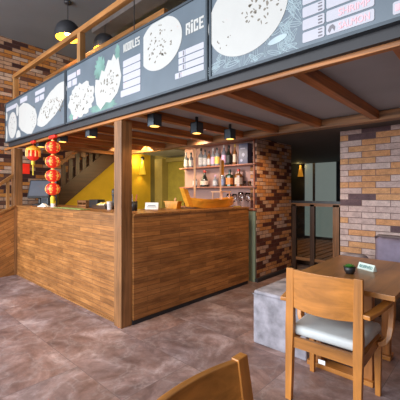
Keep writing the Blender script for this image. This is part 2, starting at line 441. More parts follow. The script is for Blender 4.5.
local(B().box(-2.872, 1.82, 0, -2.742, 1.95, 2.063, 0.006).make('post', M['postZ'], fr), fr)
local(B().box(-5.93, 1.82, 0, -5.80, 1.95, 2.063, 0.006).make('post', M['postZ'], fr), fr)
local(B().box(-6.3, 1.82, 2.063, 3.2, 1.862, 2.105, 0.003).make('front_beam', M['timberX'], fr), fr)
local(B().box(-5.8, 3.66, 2.08, 3.2, 3.78, 2.175, 0.004).make('rear_beam', M['postX'], fr), fr)
for x in (-5.75, -5.27, -4.78, -4.27, -3.74, -3.20, -2.655, -2.12, -1.575, -0.985, -0.42, 0.14, 0.70, 1.26, 1.82):
    local(B().box(x, 1.862, 2.095, x + 0.075, 3.66, 2.18, 0.004).make('rafter', M['rafterY'], fr), fr)

# loft railing over the menu boards
lr = thing('loft_railing', 'orange brown wooden railing standing above the menu boards', 'railing', (-4.7, 1.86, 2.3))
local(B().box(-5.93, 1.83, 3.22, 1.0, 1.89, 3.28, 0.004).make('handrail', M['railX'], lr), lr)
for x in (-5.90, -3.68, -1.45):
    local(B().box(x, 1.83, 2.30, x + 0.075, 1.90, 3.22, 0.004).make('post', M['railZ'], lr), lr)
lr2 = thing('loft_railing', 'shorter wooden rail behind the front loft railing, its cut end showing', 'railing', (-4.2, 2.28, 2.3))
local(B().box(-5.74, 2.25, 3.23, -2.6, 2.31, 3.29, 0.004).make('handrail', M['railX'], lr2), lr2)
for x in (-5.70, -4.3, -2.75):
    local(B().box(x, 2.25, 2.30, x + 0.06, 2.31, 3.20, 0.004).make('post', M['railZ'] if x != -4.3 else M['darkZ'], lr2), lr2)
tag(B().tube([(-2.709, 1.95, 2.30), (-2.709, 1.95, 4.14)], 0.005).make('cable', M['black']), 'thin black cable hanging down in front of the grey upper ceiling', 'cable')
o = B().box(-5.0, 2.75, 4.0, 0.5, 3.0, 4.14).make('trim_1', plain('brown_ceiling_beam', (0.12, 0.095, 0.085), 0.7)); o['kind'] = 'structure'

# ------------------------------------------------------------ stair along the left wall
st = thing('staircase', 'dark wooden staircase climbing along the left brick wall behind the counter', 'staircase', (-6.4, 1.4, 0))
sl = 0.819
def zs(y): return 1.20 + (y - 2.795) * sl
y0, y1 = 2.56, 3.98
def slab(lo, hi, xa, xb, ya=y0, yb_=y1):
    return B().prism([(ya, zs(ya) + lo), (yb_, zs(yb_) + lo), (yb_, zs(yb_) + hi), (ya, zs(ya) + hi)], lambda p: (xa, p[0], p[1]), lambda p: (xb, p[0], p[1]))
local(slab(0, 0.36, -5.93, -5.88).make('stringer', M['darkY'], st), st)
local(slab(0, 0.36, -6.53, -6.49).make('stringer', M['darkY'], st), st)
local(slab(-0.012, 0.012, -6.49, -5.93).make('soffit_board', M['darkY'], st), st)
y = y0 + 0.04
while y < y1 - 0.25:
    z = zs(y) + 0.20
    local(B().box(-6.49, y, z, -5.93, y + 0.26, z + 0.035, 0.003).make('tread', M['postX'], st), st)
    y += 0.215
y = y0 + 0.08
while y < y1 - 0.1:
    zt = min(zs(y) + 0.78, 2.14)
    if zt > zs(y) + 0.42: local(B().box(-5.92, y, zs(y) + 0.36, -5.89, y + 0.075, zt).make('baluster', M['darkZ'], st), st)
    y += 0.135
local(slab(0.78, 0.84, -5.935, -5.875, y0, 3.03).make('handrail', M['railX'], st), st)
tag(B().box(-6.53, 3.0, 2.02, -5.85, 3.09, 2.16).make('landing_beam', M['postX']), 'short pale timber beam crossing above the stair, under the rafters', 'beam')
pw = thing('stair_parapet', 'low wall clad in slanting wooden strips left of the counter', 'parapet', (-5.85, 1.0, 0))
local(B().prism([(1.82, 0), (1.82, 1.10), (0.2, 0.32), (0.2, 0)], lambda p: (-5.88, p[0], p[1]), lambda p: (-5.80, p[0], p[1])).make('panel', M['clad_diag'], pw), pw)
local(B().prism([(1.82, 1.10), (1.82, 1.13), (0.2, 0.35), (0.2, 0.32)], lambda p: (-5.90, p[0], p[1]), lambda p: (-5.78, p[0], p[1])).make('cap_rail', M['railX'], pw), pw)
local(B().prism([(1.82, 1.59), (1.82, 1.65), (0.2, 0.40 + 0.0), (0.2, 0.34)], lambda p: (-5.87, p[0], p[1]), lambda p: (-5.81, p[0], p[1])).make('handrail', M['railX'], pw), pw)
local(B().box(-5.86, 1.72, 1.055, -5.82, 1.76, 1.56).make('baluster', M['railZ'], pw), pw)

# ------------------------------------------------------------ bar counter
bc = thing('bar_counter', 'long L-shaped bar counter clad in honey-brown wooden strips', 'counter', (-3.5, 2.2, 0))
local(B().box(-5.80, 1.87, 0.0, -2.872, 1.93, 1.11).make('front_panel', M['clad_front'], bc), bc)
local(B().box(-2.80, 1.952, 0.05, -2.72, 3.99, 1.11).make('side_panel', M['clad_side'], bc), bc)
local(B().box(-2.80, 1.952, 0.0, -2.735, 3.99, 0.05).make('kickboard', M['blackmatt'], bc), bc)
local(B().box(-5.80, 1.86, 0.0, -2.872, 1.87, 0.018).make('edge_strip', M['railX'], bc), bc)
ct = B()
ct.prism([(-5.80, 1.855), (-2.875, 1.855), (-2.875, 1.955), (-2.71, 1.955), (-2.71, 4.0), (-3.40, 4.0), (-3.40, 2.50), (-5.80, 2.50)],
         lambda p: (p[0], p[1], 1.11), lambda p: (p[0], p[1], 1.13))
tag(ct.make('countertop', M['railX']), 'thin wooden countertop running round the L-shaped bar', 'countertop')

# ------------------------------------------------------------ menu boards
YB = 1.74
def board(x0, x1, z0, z1, label):
    t = thing('menu_board', label, 'menu board', ((x0 + x1) / 2, YB + 0.04, z0), 0, 'lit menu boards over the counter')
    f = 0.018
    b = B().box(x0, YB, z0, x1, YB + 0.07, z0 + f).box(x0, YB, z1 - f, x1, YB + 0.07, z1).box(x0, YB, z0 + f, x0 + f, YB + 0.07, z1 - f).box(x1 - f, YB, z0 + f, x1, YB + 0.07, z1 - f)
    local(b.make('frame', M['graphite'], t), t)
    local(B().box(x0 + f, YB + 0.010, z0 + f, x1 - f, YB + 0.06, z1 - f).make('screen', M['boardgrey'], t), t)
    return t


YF = YB + 0.006
Z0, Z1 = 2.150, 2.80
b1 = board(-5.985, -3.80, Z0, Z1, 'leftmost menu board, with platters of rolls and a long tray of food')
b2 = board(-3.785, -1.54, Z0, Z1, 'middle menu board with noodles heading, rice heading and round plate')
b3 = board(-1.525, 0.95, Z0, Z1, 'rightmost menu board with a big oval plate and white price rows')


def ell(cx, cz, rx, rz, rot=0.0, n=40, jag=0.0, lo=0, hi=2 * PI):
    r = []
    for i in range(n):
        a = lo + (hi - lo) * i / n
        k = 1 + random.uniform(-jag, jag)
        u, v = rx * k * math.cos(a), rz * k * math.sin(a)
        r.append((cx + u * math.cos(rot) - v * math.sin(rot), cz + u * math.sin(rot) + v * math.cos(rot)))
    return r


def clipz(pts, x0, x1, z0=Z0 + 0.03, z1=Z1 - 0.03):
    return [(min(max(a, x0), x1), min(max(b, z0), z1)) for a, b in pts]


def flats(polys, name, mat, t, y=YF, th=0.006):
    b = B()
    for p in polys: b.flat(p, y, th)
    return local(b.make(name, mat, t), t)


def rect(x0, z0, x1, z1, r=0.006):
    return [(x0 + r, z0), (x1 - r, z0), (x1, z0 + r), (x1, z1 - r), (x1 - r, z1), (x0 + r, z1), (x0, z1 - r), (x0, z0 + r)]


def flecks(cx, cz, rx, rz, n, seed, t, mat='boardbrown', size=0.012):
    rnd = random.Random(seed); ps = []
    for i in range(n):
        a = rnd.uniform(0, 2 * PI); q = math.sqrt(rnd.uniform(0, 1))
        x, z = cx + rx * q * math.cos(a), cz + rz * q * math.sin(a)
        ps.append(ell(x, z, rnd.uniform(.3, 1) * size, rnd.uniform(.2, .6) * size, rnd.uniform(0, 3), 7, 0.3))
    return flats(ps, 'food_flecks', M[mat], t, YF - 0.001, 0.003)


GLYPH = {'R': [(0, 0, .36, 1), (.36, .82, 1, 1), (.64, .45, 1, .82), (.36, .38, .9, .55), (.62, 0, 1, .38)], 'I': [(.0, 0, 1, .80), (.0, .90, 1, 1.10)],
         'C': [(0, 0, .36, 1), (.36, .82, 1, 1), (.36, 0, 1, .18), (.64, .62, 1, .82), (.64, .18, 1, .36)], 'E': [(0, 0, .38, 1), (.38, .82, 1, 1), (.38, .42, .85, .58), (.38, 0, 1, .18)],
         'N': [(0, 0, .34, 1), (.66, 0, 1, 1), (.34, .5, .5, .9), (.5, .1, .66, .5)], 'O': [(0, 0, .34, 1), (.66, 0, 1, 1), (.34, .84, .66, 1), (.34, 0, .66, .16)],
         'D': [(0, 0, .34, 1), (.66, .08, 1, .92), (.34, .84, .9, 1), (.34, 0, .9, .16)], 'L': [(0, 0, .38, 1), (.38, 0, 1, .18)], 'S': [(0, .84, 1, 1), (0, .55, .34, .84), (0, .42, 1, .58), (.66, .16, 1, .42), (0, 0, 1, .16)]}


def block_word(word, x0, x1, z0, z1, mat, t):
    wd = [0.45 if c == 'I' else 1.0 for c in word]; gap = 0.18
    u = (x1 - x0) / (sum(wd) + gap * (len(word) - 1)); x = x0; ps = []
    for c, k in zip(word, wd):
        for a0, b0, a1, b1 in GLYPH[c]:
            ps.append([(x + a0 * k * u, z0 + b0 * (z1 - z0)), (x + a1 * k * u, z0 + b0 * (z1 - z0)), (x + a1 * k * u, z0 + b1 * (z1 - z0)), (x + a0 * k * u, z0 + b1 * (z1 - z0))])
        x += (k + gap) * u
    return flats(ps, 'heading', mat, t)


# left board
flats([ell(-5.64, 2.40, 0.19, 0.205, 0, 40)], 'dish_picture', M['boardwhite'], b1)
flats([clipz(ell(-5.95, 2.30, 0.07, 0.13), -5.955, -5.0), clipz(ell(-5.38, 2.20, 0.09, 0.09), -5.955, -5.0), clipz(ell(-5.42, 2.60, 0.05, 0.09), -5.955, -5.0), clipz(ell(-5.93, 2.58, .05, .07), -5.955, -5)], 'side_plates', M['boardwhite'], b1)
flecks(-5.64, 2.42, 0.12, 0.14, 16, 1, b1)
flats([[(-5.35, 2.63), (-5.16, 2.665), (-4.98, 2.62), (-4.72, 2.50), (-4.66, 2.40), (-4.68, 2.28), (-4.85, 2.17), (-5.02, 2.19), (-5.25, 2.27), (-5.36, 2.35)]], 'dish_picture', M['boardwhite'], b1)
flecks(-4.80, 2.40, 0.08, 0.16, 22, 2, b1)
flats([ell(-4.20, 2.45, 0.47, 0.17, 0.36, 44, 0.03)], 'dish_picture', M['boardwhite'], b1)
flecks(-4.20, 2.42, 0.36, 0.11, 60, 3, b1, size=0.02)
flats([rect(-5.93, 2.655, -5.43, 2.715), rect(-5.30, 2.675, -5.02, 2.745), rect(-4.72, 2.675, -4.40, 2.73), rect(-4.72, 2.58, -4.58, 2.65), rect(-4.56, 2.58, -4.42, 2.65)], 'price_box', M['boardlilac'], b1)
# middle board
rnd = random.Random(5)
def blob(cx, cz, rx, rz, jag, n=38): return clipz(ell(cx, cz, rx, rz, 0.0, n, jag), -3.76, -1.57)
flats([blob(-3.42, 2.37, 0.29, 0.185, 0.10)], 'dish_picture', M['boardwhite'], b2)
flats([[(-3.12, 2.40), (-3.10, 2.52), (-3.03, 2.50), (-2.98, 2.59), (-2.93, 2.56), (-2.86, 2.66), (-2.80, 2.64), (-2.76, 2.69), (-2.71, 2.62), (-2.68, 2.64), (-2.65, 2.52), (-2.63, 2.45), (-2.66, 2.36), (-2.70, 2.30), (-2.82, 2.23), (-2.90, 2.25), (-3.0, 2.19), (-3.08, 2.26)]], 'dish_picture', M['boardwhite'], b2)
flecks(-3.42, 2.38, 0.24, 0.14, 40, 6, b2, size=0.018); flecks(-2.84, 2.42, 0.17, 0.15, 34, 7, b2, size=0.018)
flats([blob(-3.02, 2.62, 0.10, 0.11, 0.3), blob(-2.70, 2.68, 0.04, 0.09, 0.3), blob(-3.62, 2.22, 0.09, 0.05, 0.3), blob(-2.95, 2.22, .25, .05, .2)], 'garnish', M['boardteal'], b2, YF + 0.003, 0.004)
flats([blob(-3.55, 2.20, .05, .035, .2)], 'garnish', M['boardred'], b2, YF + 0.002, 0.004)
flats([rect(-3.74, 2.655, -3.53, 2.715), rect(-3.51, 2.66, -3.43, 2.72), rect(-3.74, 2.57, -3.64, 2.64), rect(-3.62, 2.57, -3.51, 2.64)], 'price_box', M['boardlilac'], b2)
flats([rect(-3.50, 2.675, -3.46, 2.71)], 'red_mark', M['boardred'], b2, YF - .002, .002)
flats([rect(-2.60, 2.515 - i * 0.068, -2.335, 2.575 - i * 0.068) for i in range(4)] + [rect(-2.64, 2.515 - 4 * 0.068, -2.335, 2.575 - 4 * 0.068)], 'price_box', M['boardlilac'], b2)
block_word('NOODLES', -2.595, -2.345, 2.655, 2.730, M['boardwhite'], b2)
pl = [p for p in ell(-2.075, 2.575, 0.268, 0.212, 0, 60)]
pl = [(max(a, -2.29), min(b, 2.772)) for a, b in pl]
flats([pl], 'dish_picture', M['boardwhite'], b2)
flecks(-2.08, 2.58, 0.17, 0.15, 44, 8, b2, size=0.016)
block_word('RICE', -1.765, -1.580, 2.545, 2.632, M['boardwhite'], b2)
flats([rect(-1.845, 2.395 - i * 0.053, -1.775, 2.440 - i * 0.053, .003) for i in range(3)] + [rect(-1.770, 2.395 - i * 0.053, -1.580, 2.440 - i * 0.053, .003) for i in range(3)] + [rect(-1.885, 2.236, -1.82, 2.28, .003), rect(-1.815, 2.236, -1.58, 2.28, .003)], 'price_box', M['boardlilac'], b2)
flats([rect(-1.795, 2.40 - i * 0.053, -1.785, 2.435 - i * 0.053, .002) for i in range(3)] + [rect(-1.84, 2.24, -1.83, 2.275, .002)], 'price_marks', M['boardink'], b2, YF - .002, .002)
# right board
pe = [(a, min(b, 2.772)) for a, b in ell(-1.225, 2.51, 0.31, 0.265, 0.0, 60)]
flats([pe], 'dish_picture', M['boardwhite'], b3)
flecks(-1.08, 2.52, 0.17, 0.14, 46, 9, b3, size=0.017); flecks(-1.40, 2.42, 0.08, 0.10, 8, 10, b3)
lf = B()
rnd = random.Random(11)
for i in range(110):
    cx = rnd.choice((rnd.uniform(-1.50, -1.0), rnd.uniform(-1.0, -0.86), rnd.uniform(-0.95, -0.86), rnd.uniform(-0.4, 0.8))); cz = rnd.uniform(2.19, 2.36) if cx < -1.02 else rnd.uniform(2.19, 2.74)
    L = rnd.uniform(.04, .085); a = rnd.uniform(-0.5, 2.6); wd = L * 0.24
    if ((cx + 1.205) / .33) ** 2 + ((cz - 2.535) / .29) ** 2 < 1: continue
    pts = [(cx + L * math.cos(a) * math.cos(q) - wd * math.sin(a) * math.sin(q), YF + 0.004, cz + L * math.sin(a) * math.cos(q) + wd * math.cos(a) * math.sin(q)) for q in [2 * PI * j / 16 for j in range(17)]]
    pts = [(x, y, min(max(z, 2.17), 2.765)) for x, y, z in pts]
    lf.tube(pts, 0.0022, 4)
    lf.tube([(cx - L * math.cos(a), YF + .004, max(cz - L * math.sin(a), 2.17)), (cx + L * math.cos(a), YF + .004, max(cz + L * math.sin(a), 2.17))], 0.0018, 4)
local(lf.make('leaf_drawing', M['boardline'], b3), b3)
flats([ell(-0.985, 2.265, 0.065, 0.020, 0.15)], 'garnish', M['boardline'], b3)
rows = [2.192 + i * 0.071 for i in range(7)]
flats([rect(-0.825, z, -0.700, z + 0.058) for z in rows] + [rect(-0.690, z, -0.455, z + 0.058) for z in rows], 'price_box', M['boardlilac'], b3)
flats([rect(-0.735, z + 0.008, -0.712, z + 0.016, .002) for z in rows] + [rect(-0.735, z + 0.026, -0.712, z + 0.034, .002) for z in rows] + [rect(-0.735, z + 0.044, -0.712, z + 0.050, .002) for z in rows], 'price_marks', M['boardink'], b3, YF - .002, .002)
local(text('SALMON', -0.625, -0.475, 2.203, 2.238, YF - .002, M['boardred'], b3), b3)
local(text('SHRIMP', -0.625, -0.475, 2.274, 2.309, YF - .002, M['boardred'], b3), b3)
flats([[(-0.672, 2.2), (-0.682, 2.215), (-0.672, 2.236), (-0.655, 2.242), (-0.643, 2.225), (-0.647, 2.203), (-0.655, 2.218), (-0.662, 2.222)]], 'flame_mark', M['boardink'], b3, YF - .002, .002)
flats([rect(-0.375, 2.185, -0.13, 2.245)], 'price_box', M['boardlilac'], b3)
flats([rect(-0.365, 2.20, -0.345, 2.23, .002)], 'price_marks', M['boardred'], b3, YF - .002, .002)
# black strip standing in for the dark gap between boards and beam
tag(B().box(-5.95, 1.785, 2.09, 0.95, 1.818, 2.150).make('dark_gap_strip', M['blackmatt']), 'black strip standing for the dark gap under the row of menu boards', 'rail')

# ------------------------------------------------------------ lamps
def pendant():
    t = thing('pendant_lamp', 'black dome pendant with gold lining, nearer the brick wall and higher in view', 'pendant lamp', (-4.66, 2.18, 4.14), 0, 'black dome pendant lamps')
    R = 0.178
    dome = [(R * math.cos(a), -0.47 + R * 1.05 * math.sin(a)) for a in [i * PI / 2 / 10 for i in range(11)]]
    dome[-1] = (0.0, dome[-1][1])
    low = [(R * 0.95, -0.535)]
    B().lathe(low + dome, seg=32).make('shade', M['blackmatt'], t, True)
    inner = [(R * 0.935, -0.534)] + [(0.965 * R * math.cos(a), -0.472 + R * 0.99 * math.sin(a)) for a in [i * PI / 2 / 10 for i in range(10)]] + [(0.0, -0.288)]
    B().lathe(inner, seg=32).make('shade_lining', M['gold'], t, True)
    B().lathe([(0, -0.50), (0.035, -0.485), (0.048, -0.45), (0.035, -0.415), (0.018, -0.39), (0.018, -0.29), (0, -0.29)], seg=16).make('bulb', M['bulb'], t, True)
    B().tube([(0, 0, -0.27), (0, 0, -0.02)], 0.006).make('cord', M['black'], t)
    B().lathe([(0, -0.035), (0.05, -0.03), (0.055, 0.0), (0, 0)], seg=20).make('ceiling_rose', M['black'], t, True)
    return t


p1 = pendant()
dup(p1, (-4.61, 2.76, 4.14), 0, 'black dome pendant with gold lining, half hidden behind the menu boards')
light('pendant_glow', 'POINT', (-4.66, 2.18, 3.58), 12, (1.0, 0.62, 0.25), shadow_soft_size=0.05)
light('pendant_glow', 'POINT', (-4.61, 2.76, 3.58), 12, (1.0, 0.62, 0.25), shadow_soft_size=0.05)

def downlight(loc, label):
    s = 0.050
    t = thing('ceiling_downlight', label, 'ceiling light', loc, 0, 'black box downlights under the low ceiling')
    b = B().box(-s, -s, -0.12, -s + .006, s, 0).box(s - .006, -s, -0.12, s, s, 0).box(-s, -s, -0.12, s, -s + .006, 0).box(-s, s - .006, -0.12, s, s, 0).box(-s, -s, -0.01, s, s, 0)
    b.make('housing', M['graphite'], t)
    B().box(-0.012, -0.012, 0, 0.012, 0.012, 2.18 - loc[2]).make('mount', M['black'], t)
    B().lathe([(0, -0.1215), (0.045, -0.1215), (0.045, -0.09), (0, -0.09)], seg=20).make('lens', M['lens'], t)
    light('downlight_glow', 'SPOT', (loc[0], loc[1], loc[2] - 0.14), 9, (1.0, 0.66, 0.30), (loc[0], loc[1], 0), spot_size=2.3, spot_blend=0.8, shadow_soft_size=0.04)
    return t


d0 = None
for (x, y, zt, lb) in [(-2.51, 2.05, 2.118, 'black box downlight just right of the wooden post'), (-2.47, 2.615, 2.118, 'black box downlight midway between the post and the bottle shelves'),
                   (-2.435, 3.17, 2.118, 'black box downlight directly above the bottle shelves'), (-3.52, 1.93, 2.115, 'black box downlight just left of the wooden post'),
                   (-4.27, 1.925, 2.135, 'black box downlight behind the string of red lanterns'), (-4.98, 1.925, 2.135, 'black box downlight above the fringed round lantern, leftmost of all')]:
    downlight((x, y, zt), lb)

def sconce(loc, label, shade, gl, power):
    t = thing('wall_lamp', label, 'wall lamp', loc)
    B().lathe([(0, 0.0), (0.045, 0.01), (0.06, 0.05), (0.045, 0.09), (0, 0.10)], seg=16).make('mount', M['black'], t, True)
    B().lathe([(0.03, 0.0), (0.105, -0.36), (0.10, -0.36), (0.025, -0.01)], seg=24).make('lamp_shade', shade, t, True)
    B().lathe([(0, -0.16), (0.03, -0.12), (0.02, -0.06), (0, -0.05)], seg=12).make('bulb', M['bulb'], t, True)
    light('wall_lamp_glow', 'POINT', (loc[0] + (0.02 if gl == 0 else 0), loc[1] - 0.12, loc[2] - 0.02), power, (1.0, 0.75, 0.28), shadow_soft_size=0.03)
    light('wall_lamp_downglow', 'SPOT', (loc[0], loc[1], loc[2] - 0.3), power * 0.8, (1.0, 0.62, 0.2), (loc[0], loc[1], 0), spot_size=2.0, spot_blend=0.7, shadow_soft_size=0.05)
    return t


sconce((-6.41, 4.86, 2.12), 'yellow cone wall lamp glowing on the mustard wall right of the post', M['lampyellow'], 0, 5).scale = (0.8, 0.8, 0.95)
sconce((-4.24, 8.84, 2.12), 'small amber wall lamp beside the far glazed door', M['lampamber'], 1, 0.8).scale = (0.75, 0.75, 0.9)
light('added_corridor_glow', 'SPOT', (-2.9, 6.6, 2.10), 30, (1.0, 0.66, 0.38), (-2.9, 6.6, 0), spot_size=2.4, spot_blend=0.9, shadow_soft_size=0.1)  # added fill without a fixture, warms the floor past the balustrade
light('added_back_bar_glow', 'AREA', (-4.7, 3.6, 2.15), 48, (1.0, 0.78, 0.40), (-5.6, 4.8, 0.8), shape='RECTANGLE', size=1.0, size_y=0.6)  # added fill without a fixture, brightens the mustard wall behind the bar
light('added_shelf_glow', 'SPOT', (-3.35, 3.5, 2.08), 26, (1.0, 0.80, 0.66), (-3.4, 4.15, 1.5), spot_size=2.2, spot_blend=0.8, shadow_soft_size=0.06)  # added spot without a fixture, brightens the bottle shelves

# lantern strand
ls = thing('red_lantern_strand', 'strand of four round red and gold lanterns hanging from the beam', 'lantern', (-4.275, 1.80, 2.085))
B().tube([(0, 0, 0.0), (0, 0, -0.78)], 0.004).make('cord', M['lred'], ls)
B().box(-0.09, -0.02, -0.035, 0.09, 0.02, 0.0, 0.008).make('knot', M['lred'], ls)
for i, z in enumerate((1.931, 1.744, 1.561, 1.388)):
    zc = z - 2.085; R = 0.090
    g = B(); seg = 24
    prof = [(0.0, -R * .88)] + [(R * math.cos(a), R * 0.9 * math.sin(a)) for a in [(-PI / 2 + .25) + (PI - .5) * j / 12 for j in range(13)]] + [(0.0, R * .88)]
    g.lathe(prof, (0, 0, zc), seg)
    gl = g.make('lantern_globe', M['lred'], ls, True)
    f = B()
    for q in range(6):
        a = q * PI / 3 + 0.35
        for (dz, r2) in ((0, 0.036), (0.045, 0.02), (-0.045, 0.02)):
            rr = math.sqrt(max(R * R - (dz / .9) ** 2, 0)) + 0.0015
            n = Vector((math.cos(a), math.sin(a), dz * 1.2 / R)).normalized(); ta = Vector((-math.sin(a), math.cos(a), 0)); tb = n.cross(ta)
            c = Vector((rr * math.cos(a), rr * math.sin(a), zc + dz))
            vs = [f.bm.verts.new(c + ta * r2 * k * math.cos(h) + tb * r2 * k * math.sin(h) - n * (0.006 if r2 > .03 else 0.002)) for h, k in [(2 * PI * j / 10, 1 if j % 2 else 0.55) for j in range(10)]]
            cv = f.bm.verts.new(c + n * 0.003)
            for j in range(10): f.bm.faces.new((cv, vs[j], vs[(j + 1) % 10]))
    f.make('gold_print', M['lgold'], gl)
    B().lathe([(0.02, R * .86), (0.02, R * .86 + .018), (0, R * .86 + .018)], (0, 0, zc), 12).make('cap', M['lgold'], gl)
B().lathe([(0.026, -0.88), (0.030, -0.81), (0.018, -0.785), (0, -0.785)], seg=14).make('tassel', M['tassel'], ls)
wd = tag(B().box(-6.548, 2.19, 1.69, -6.535, 2.32, 1.88, 0.003).make('wall_decoration', M['lred']), 'small red paper decoration hanging on the left brick wall behind the till', 'decoration')
# fringed lantern
fl = thing('fringed_lantern', 'single round red lantern with golden fringe and yellow tassel', 'lantern', (-4.94, 1.80, 2.085))
fl.scale = (0.74, 0.74, 0.95)
B().tube([(0, 0, 0.0), (0, 0, -0.1)], 0.004).make('cord', M['lred'], fl)
B().box(-0.09, -0.02, -0.03, 0.09, 0.02, 0.0, 0.008).make('knot', M['lred'], fl)
B().lathe([(0, -0.07), (0.03, -0.075), (0.125, -0.115), (0.132, -0.15), (0.125, -0.15), (0, -0.11)], seg=24).make('top_fringe', plain('golden_orange_fringe', (0.85, 0.36, 0.03), 0.6, em=(1, .4, 0), ems=.15), fl)
B().lathe([(0.0, -0.13)] + [(0.115 * math.cos(a), -0.215 + 0.085 * math.sin(a)) for a in [PI / 2 - .2 - (PI - .4) * j / 12 for j in range(13)]] + [(0, -0.30)], seg=24).make('lantern_globe', M['lred'], fl, True)
f = B()
for q in range(10):
    a = q * PI / 5
    f.tube([(0.118 * math.cos(a) * k, 0.118 * math.sin(a) * k, z) for k, z in ((1.02, -0.15), (1.03, -0.20), (1.0, -0.24))], 0.014, 6)
f.make('gold_print', M['lgold'], fl)
B().lathe([(0, -0.30), (0.035, -0.305), (0.035, -0.36), (0.012, -0.37), (0.010, -0.52), (0, -0.52)], seg=12).make('tassel', M['tassel'], fl)

# ------------------------------------------------------------ things on the counter
CT = 1.1305
def at(name, label, cat, loc, rot=0): return thing(name, label, cat, (loc[0], loc[1], CT), rot)
pos = at('cash_register', 'black till with tilted touch screen at the left end of the counter', 'cash register', (-5.62, 2.16), 0.85)
B().lathe([(0.13, 0), (0.12, 0.02), (0.03, 0.035), (0.03, 0.17), (0, 0.17)], seg=20).make('stand', M['black'], pos)
b = B().box(-0.17, -0.012, -0.16, 0.17, 0.03, 0.16, 0.008); bmesh.ops.rotate(b.bm, verts=b.bm.verts, matrix=Matrix.Rotation(-0.42, 3, 'X')); bmesh.ops.translate(b.bm, verts=b.bm.verts, vec=(0, -0.03, 0.27)); b.make('monitor', M['black'], pos)
b = B().box(-0.15, -0.016, -0.13, 0.15, -0.013, 0.14); bmesh.ops.rotate(b.bm, verts=b.bm.verts, matrix=Matrix.Rotation(-0.42, 3, 'X')); bmesh.ops.translate(b.bm, verts=b.bm.verts, vec=(0, -0.03, 0.27)); b.make('screen', M['screen'], pos)
B().box(0.04, 0.08, 0.0, 0.24, 0.20, 0.42, 0.01).make('rear_display', M['black'], pos)
pr = at('receipt_printer', 'small dark receipt printer between the till and lantern strand', 'printer', (-5.17, 2.12), 0.1)
B().box(-0.10, -0.08, 0, 0.10, 0.08, 0.13, 0.01).make('body', M['graphite'], pr)
B().box(-0.07, -0.083, 0.09, 0.07, -0.0795, 0.10).make('paper_slot', M['black'], pr)
n = at('napkin', 'crumpled white paper napkin on the counter under the lantern strand', 'napkin', (-4.98, 1.97), 0.2)
b = B().box(-0.09, -0.05, 0.0, 0.09, 0.05, 0.012, 0.003); b.prism([(-.08, .012), (.0, .05), (.08, .012)], lambda p: (p[0], -.03, p[1]), lambda p: (p[0], .02, p[1])); b.make('paper', M['white'], n)
cup = at('tasting_cup', 'white cup with a yellow top standing below the red lanterns', 'cup', (-4.83, 2.04))
B().lathe([(0, 0), (0.032, 0), (0.036, 0.05), (0, 0.05)], seg=16).make('cup_body', M['white'], cup)
B().lathe([(0.036, 0.05), (0.034, 0.09), (0, 0.09)], seg=16).make('yellow_top', M['tassel'], cup)
mt = at('counter_mat', 'long thin green mat lying along the counter edge', 'mat', (-4.13, 2.0), 0.0)
tag(mt, mt['label'], 'mat'); B().box(-0.45, -0.07, 0, 0.33, 0.07, 0.006).make('mat_sheet', M['greenmat'], mt)
cr = at('wooden_caddy', 'small open wooden caddy beside a black box on the counter', 'caddy', (-4.36, 2.30), 0.0)
B().box(-0.13, -0.06, 0.0, 0.13, 0.06, 0.012).box(-0.13, -0.06, 0, -0.12, 0.06, 0.10).box(0.12, -0.06, 0, 0.13, 0.06, 0.10).box(-0.13, -0.06, 0.02, 0.13, -0.05, 0.04).box(-0.13, -0.06, 0.07, 0.13, -0.05, 0.10).box(-0.13, 0.05, 0, 0.13, 0.06, 0.10).make('crate', M['postX'], cr)
B().box(-0.005, -0.05, 0.012, 0.005, 0.05, 0.09).make('divider', M['postX'], cr)
bb = at('black_box', 'low black box right of the wooden caddy', 'box', (-4.10, 2.33))
B().box(-0.11, -0.06, 0, 0.11, 0.06, 0.115, 0.008).make('box_body', M['black'], bb); B().box(-0.112, -0.062, 0.085, 0.112, 0.062, 0.088).make('lid_seam', M['graphite'], bb)
pk = at('snack_packets', 'heap of yellow snack packets in a shallow dark tray', 'snacks', (-3.82, 2.26))
B().box(-0.16, -0.07, 0, 0.16, 0.07, 0.045, 0.006).make('tray', M['darkX'], pk)
rnd = random.Random(3)
for i in range(7):
    b = B().box(-0.05, -0.03, -0.008, 0.05, 0.03, 0.008, 0.004); bmesh.ops.rotate(b.bm, verts=b.bm.verts, matrix=Matrix.Rotation(rnd.uniform(-.8, .8), 3, 'Z') @ Matrix.Rotation(rnd.uniform(-.4, .4), 3, 'Y')); bmesh.ops.translate(b.bm, verts=b.bm.verts, vec=(rnd.uniform(-.1, .1), rnd.uniform(-.03, .03), 0.055 + 0.008 * (i % 3)))
    b.make('packet', LB['yellow'] if i % 3 else LB['cream'], pk)
gc = at('glass_tumbler', 'small tumbler left of the wooden post, in front of the pepper mill', 'glass', (-3.60, 2.22))
B().lathe([(0, 0), (0.03, 0), (0.036, 0.10), (0.033, 0.10), (0.028, 0.006), (0, 0.006)], seg=16).make('tumbler', LB['white'], gc)
pm = at('pepper_mill', 'tall black pepper mill left of the wooden post', 'pepper mill', (-3.72, 2.36))
B().lathe([(0, 0), (0.035, 0), (0.028, 0.06), (0.022, 0.12), (0.03, 0.18), (0.034, 0.20), (0.0, 0.20)], seg=18).make('mill_body', M['black'], pm, True)
B().lathe([(0.03, 0.203), (0.034, 0.23), (0.02, 0.26), (0, 0.265)], seg=18).make('mill_head', M['black'], pm, True)
ch = at('cutlery_holder', 'black pot of cutlery just right of the wooden post', 'cutlery holder', (-3.17, 2.27))
B().lathe([(0, 0), (0.045, 0), (0.05, 0.11), (0.046, 0.11), (0.04, 0.006), (0, 0.006)], seg=18).make('pot', M['black'], ch, True)
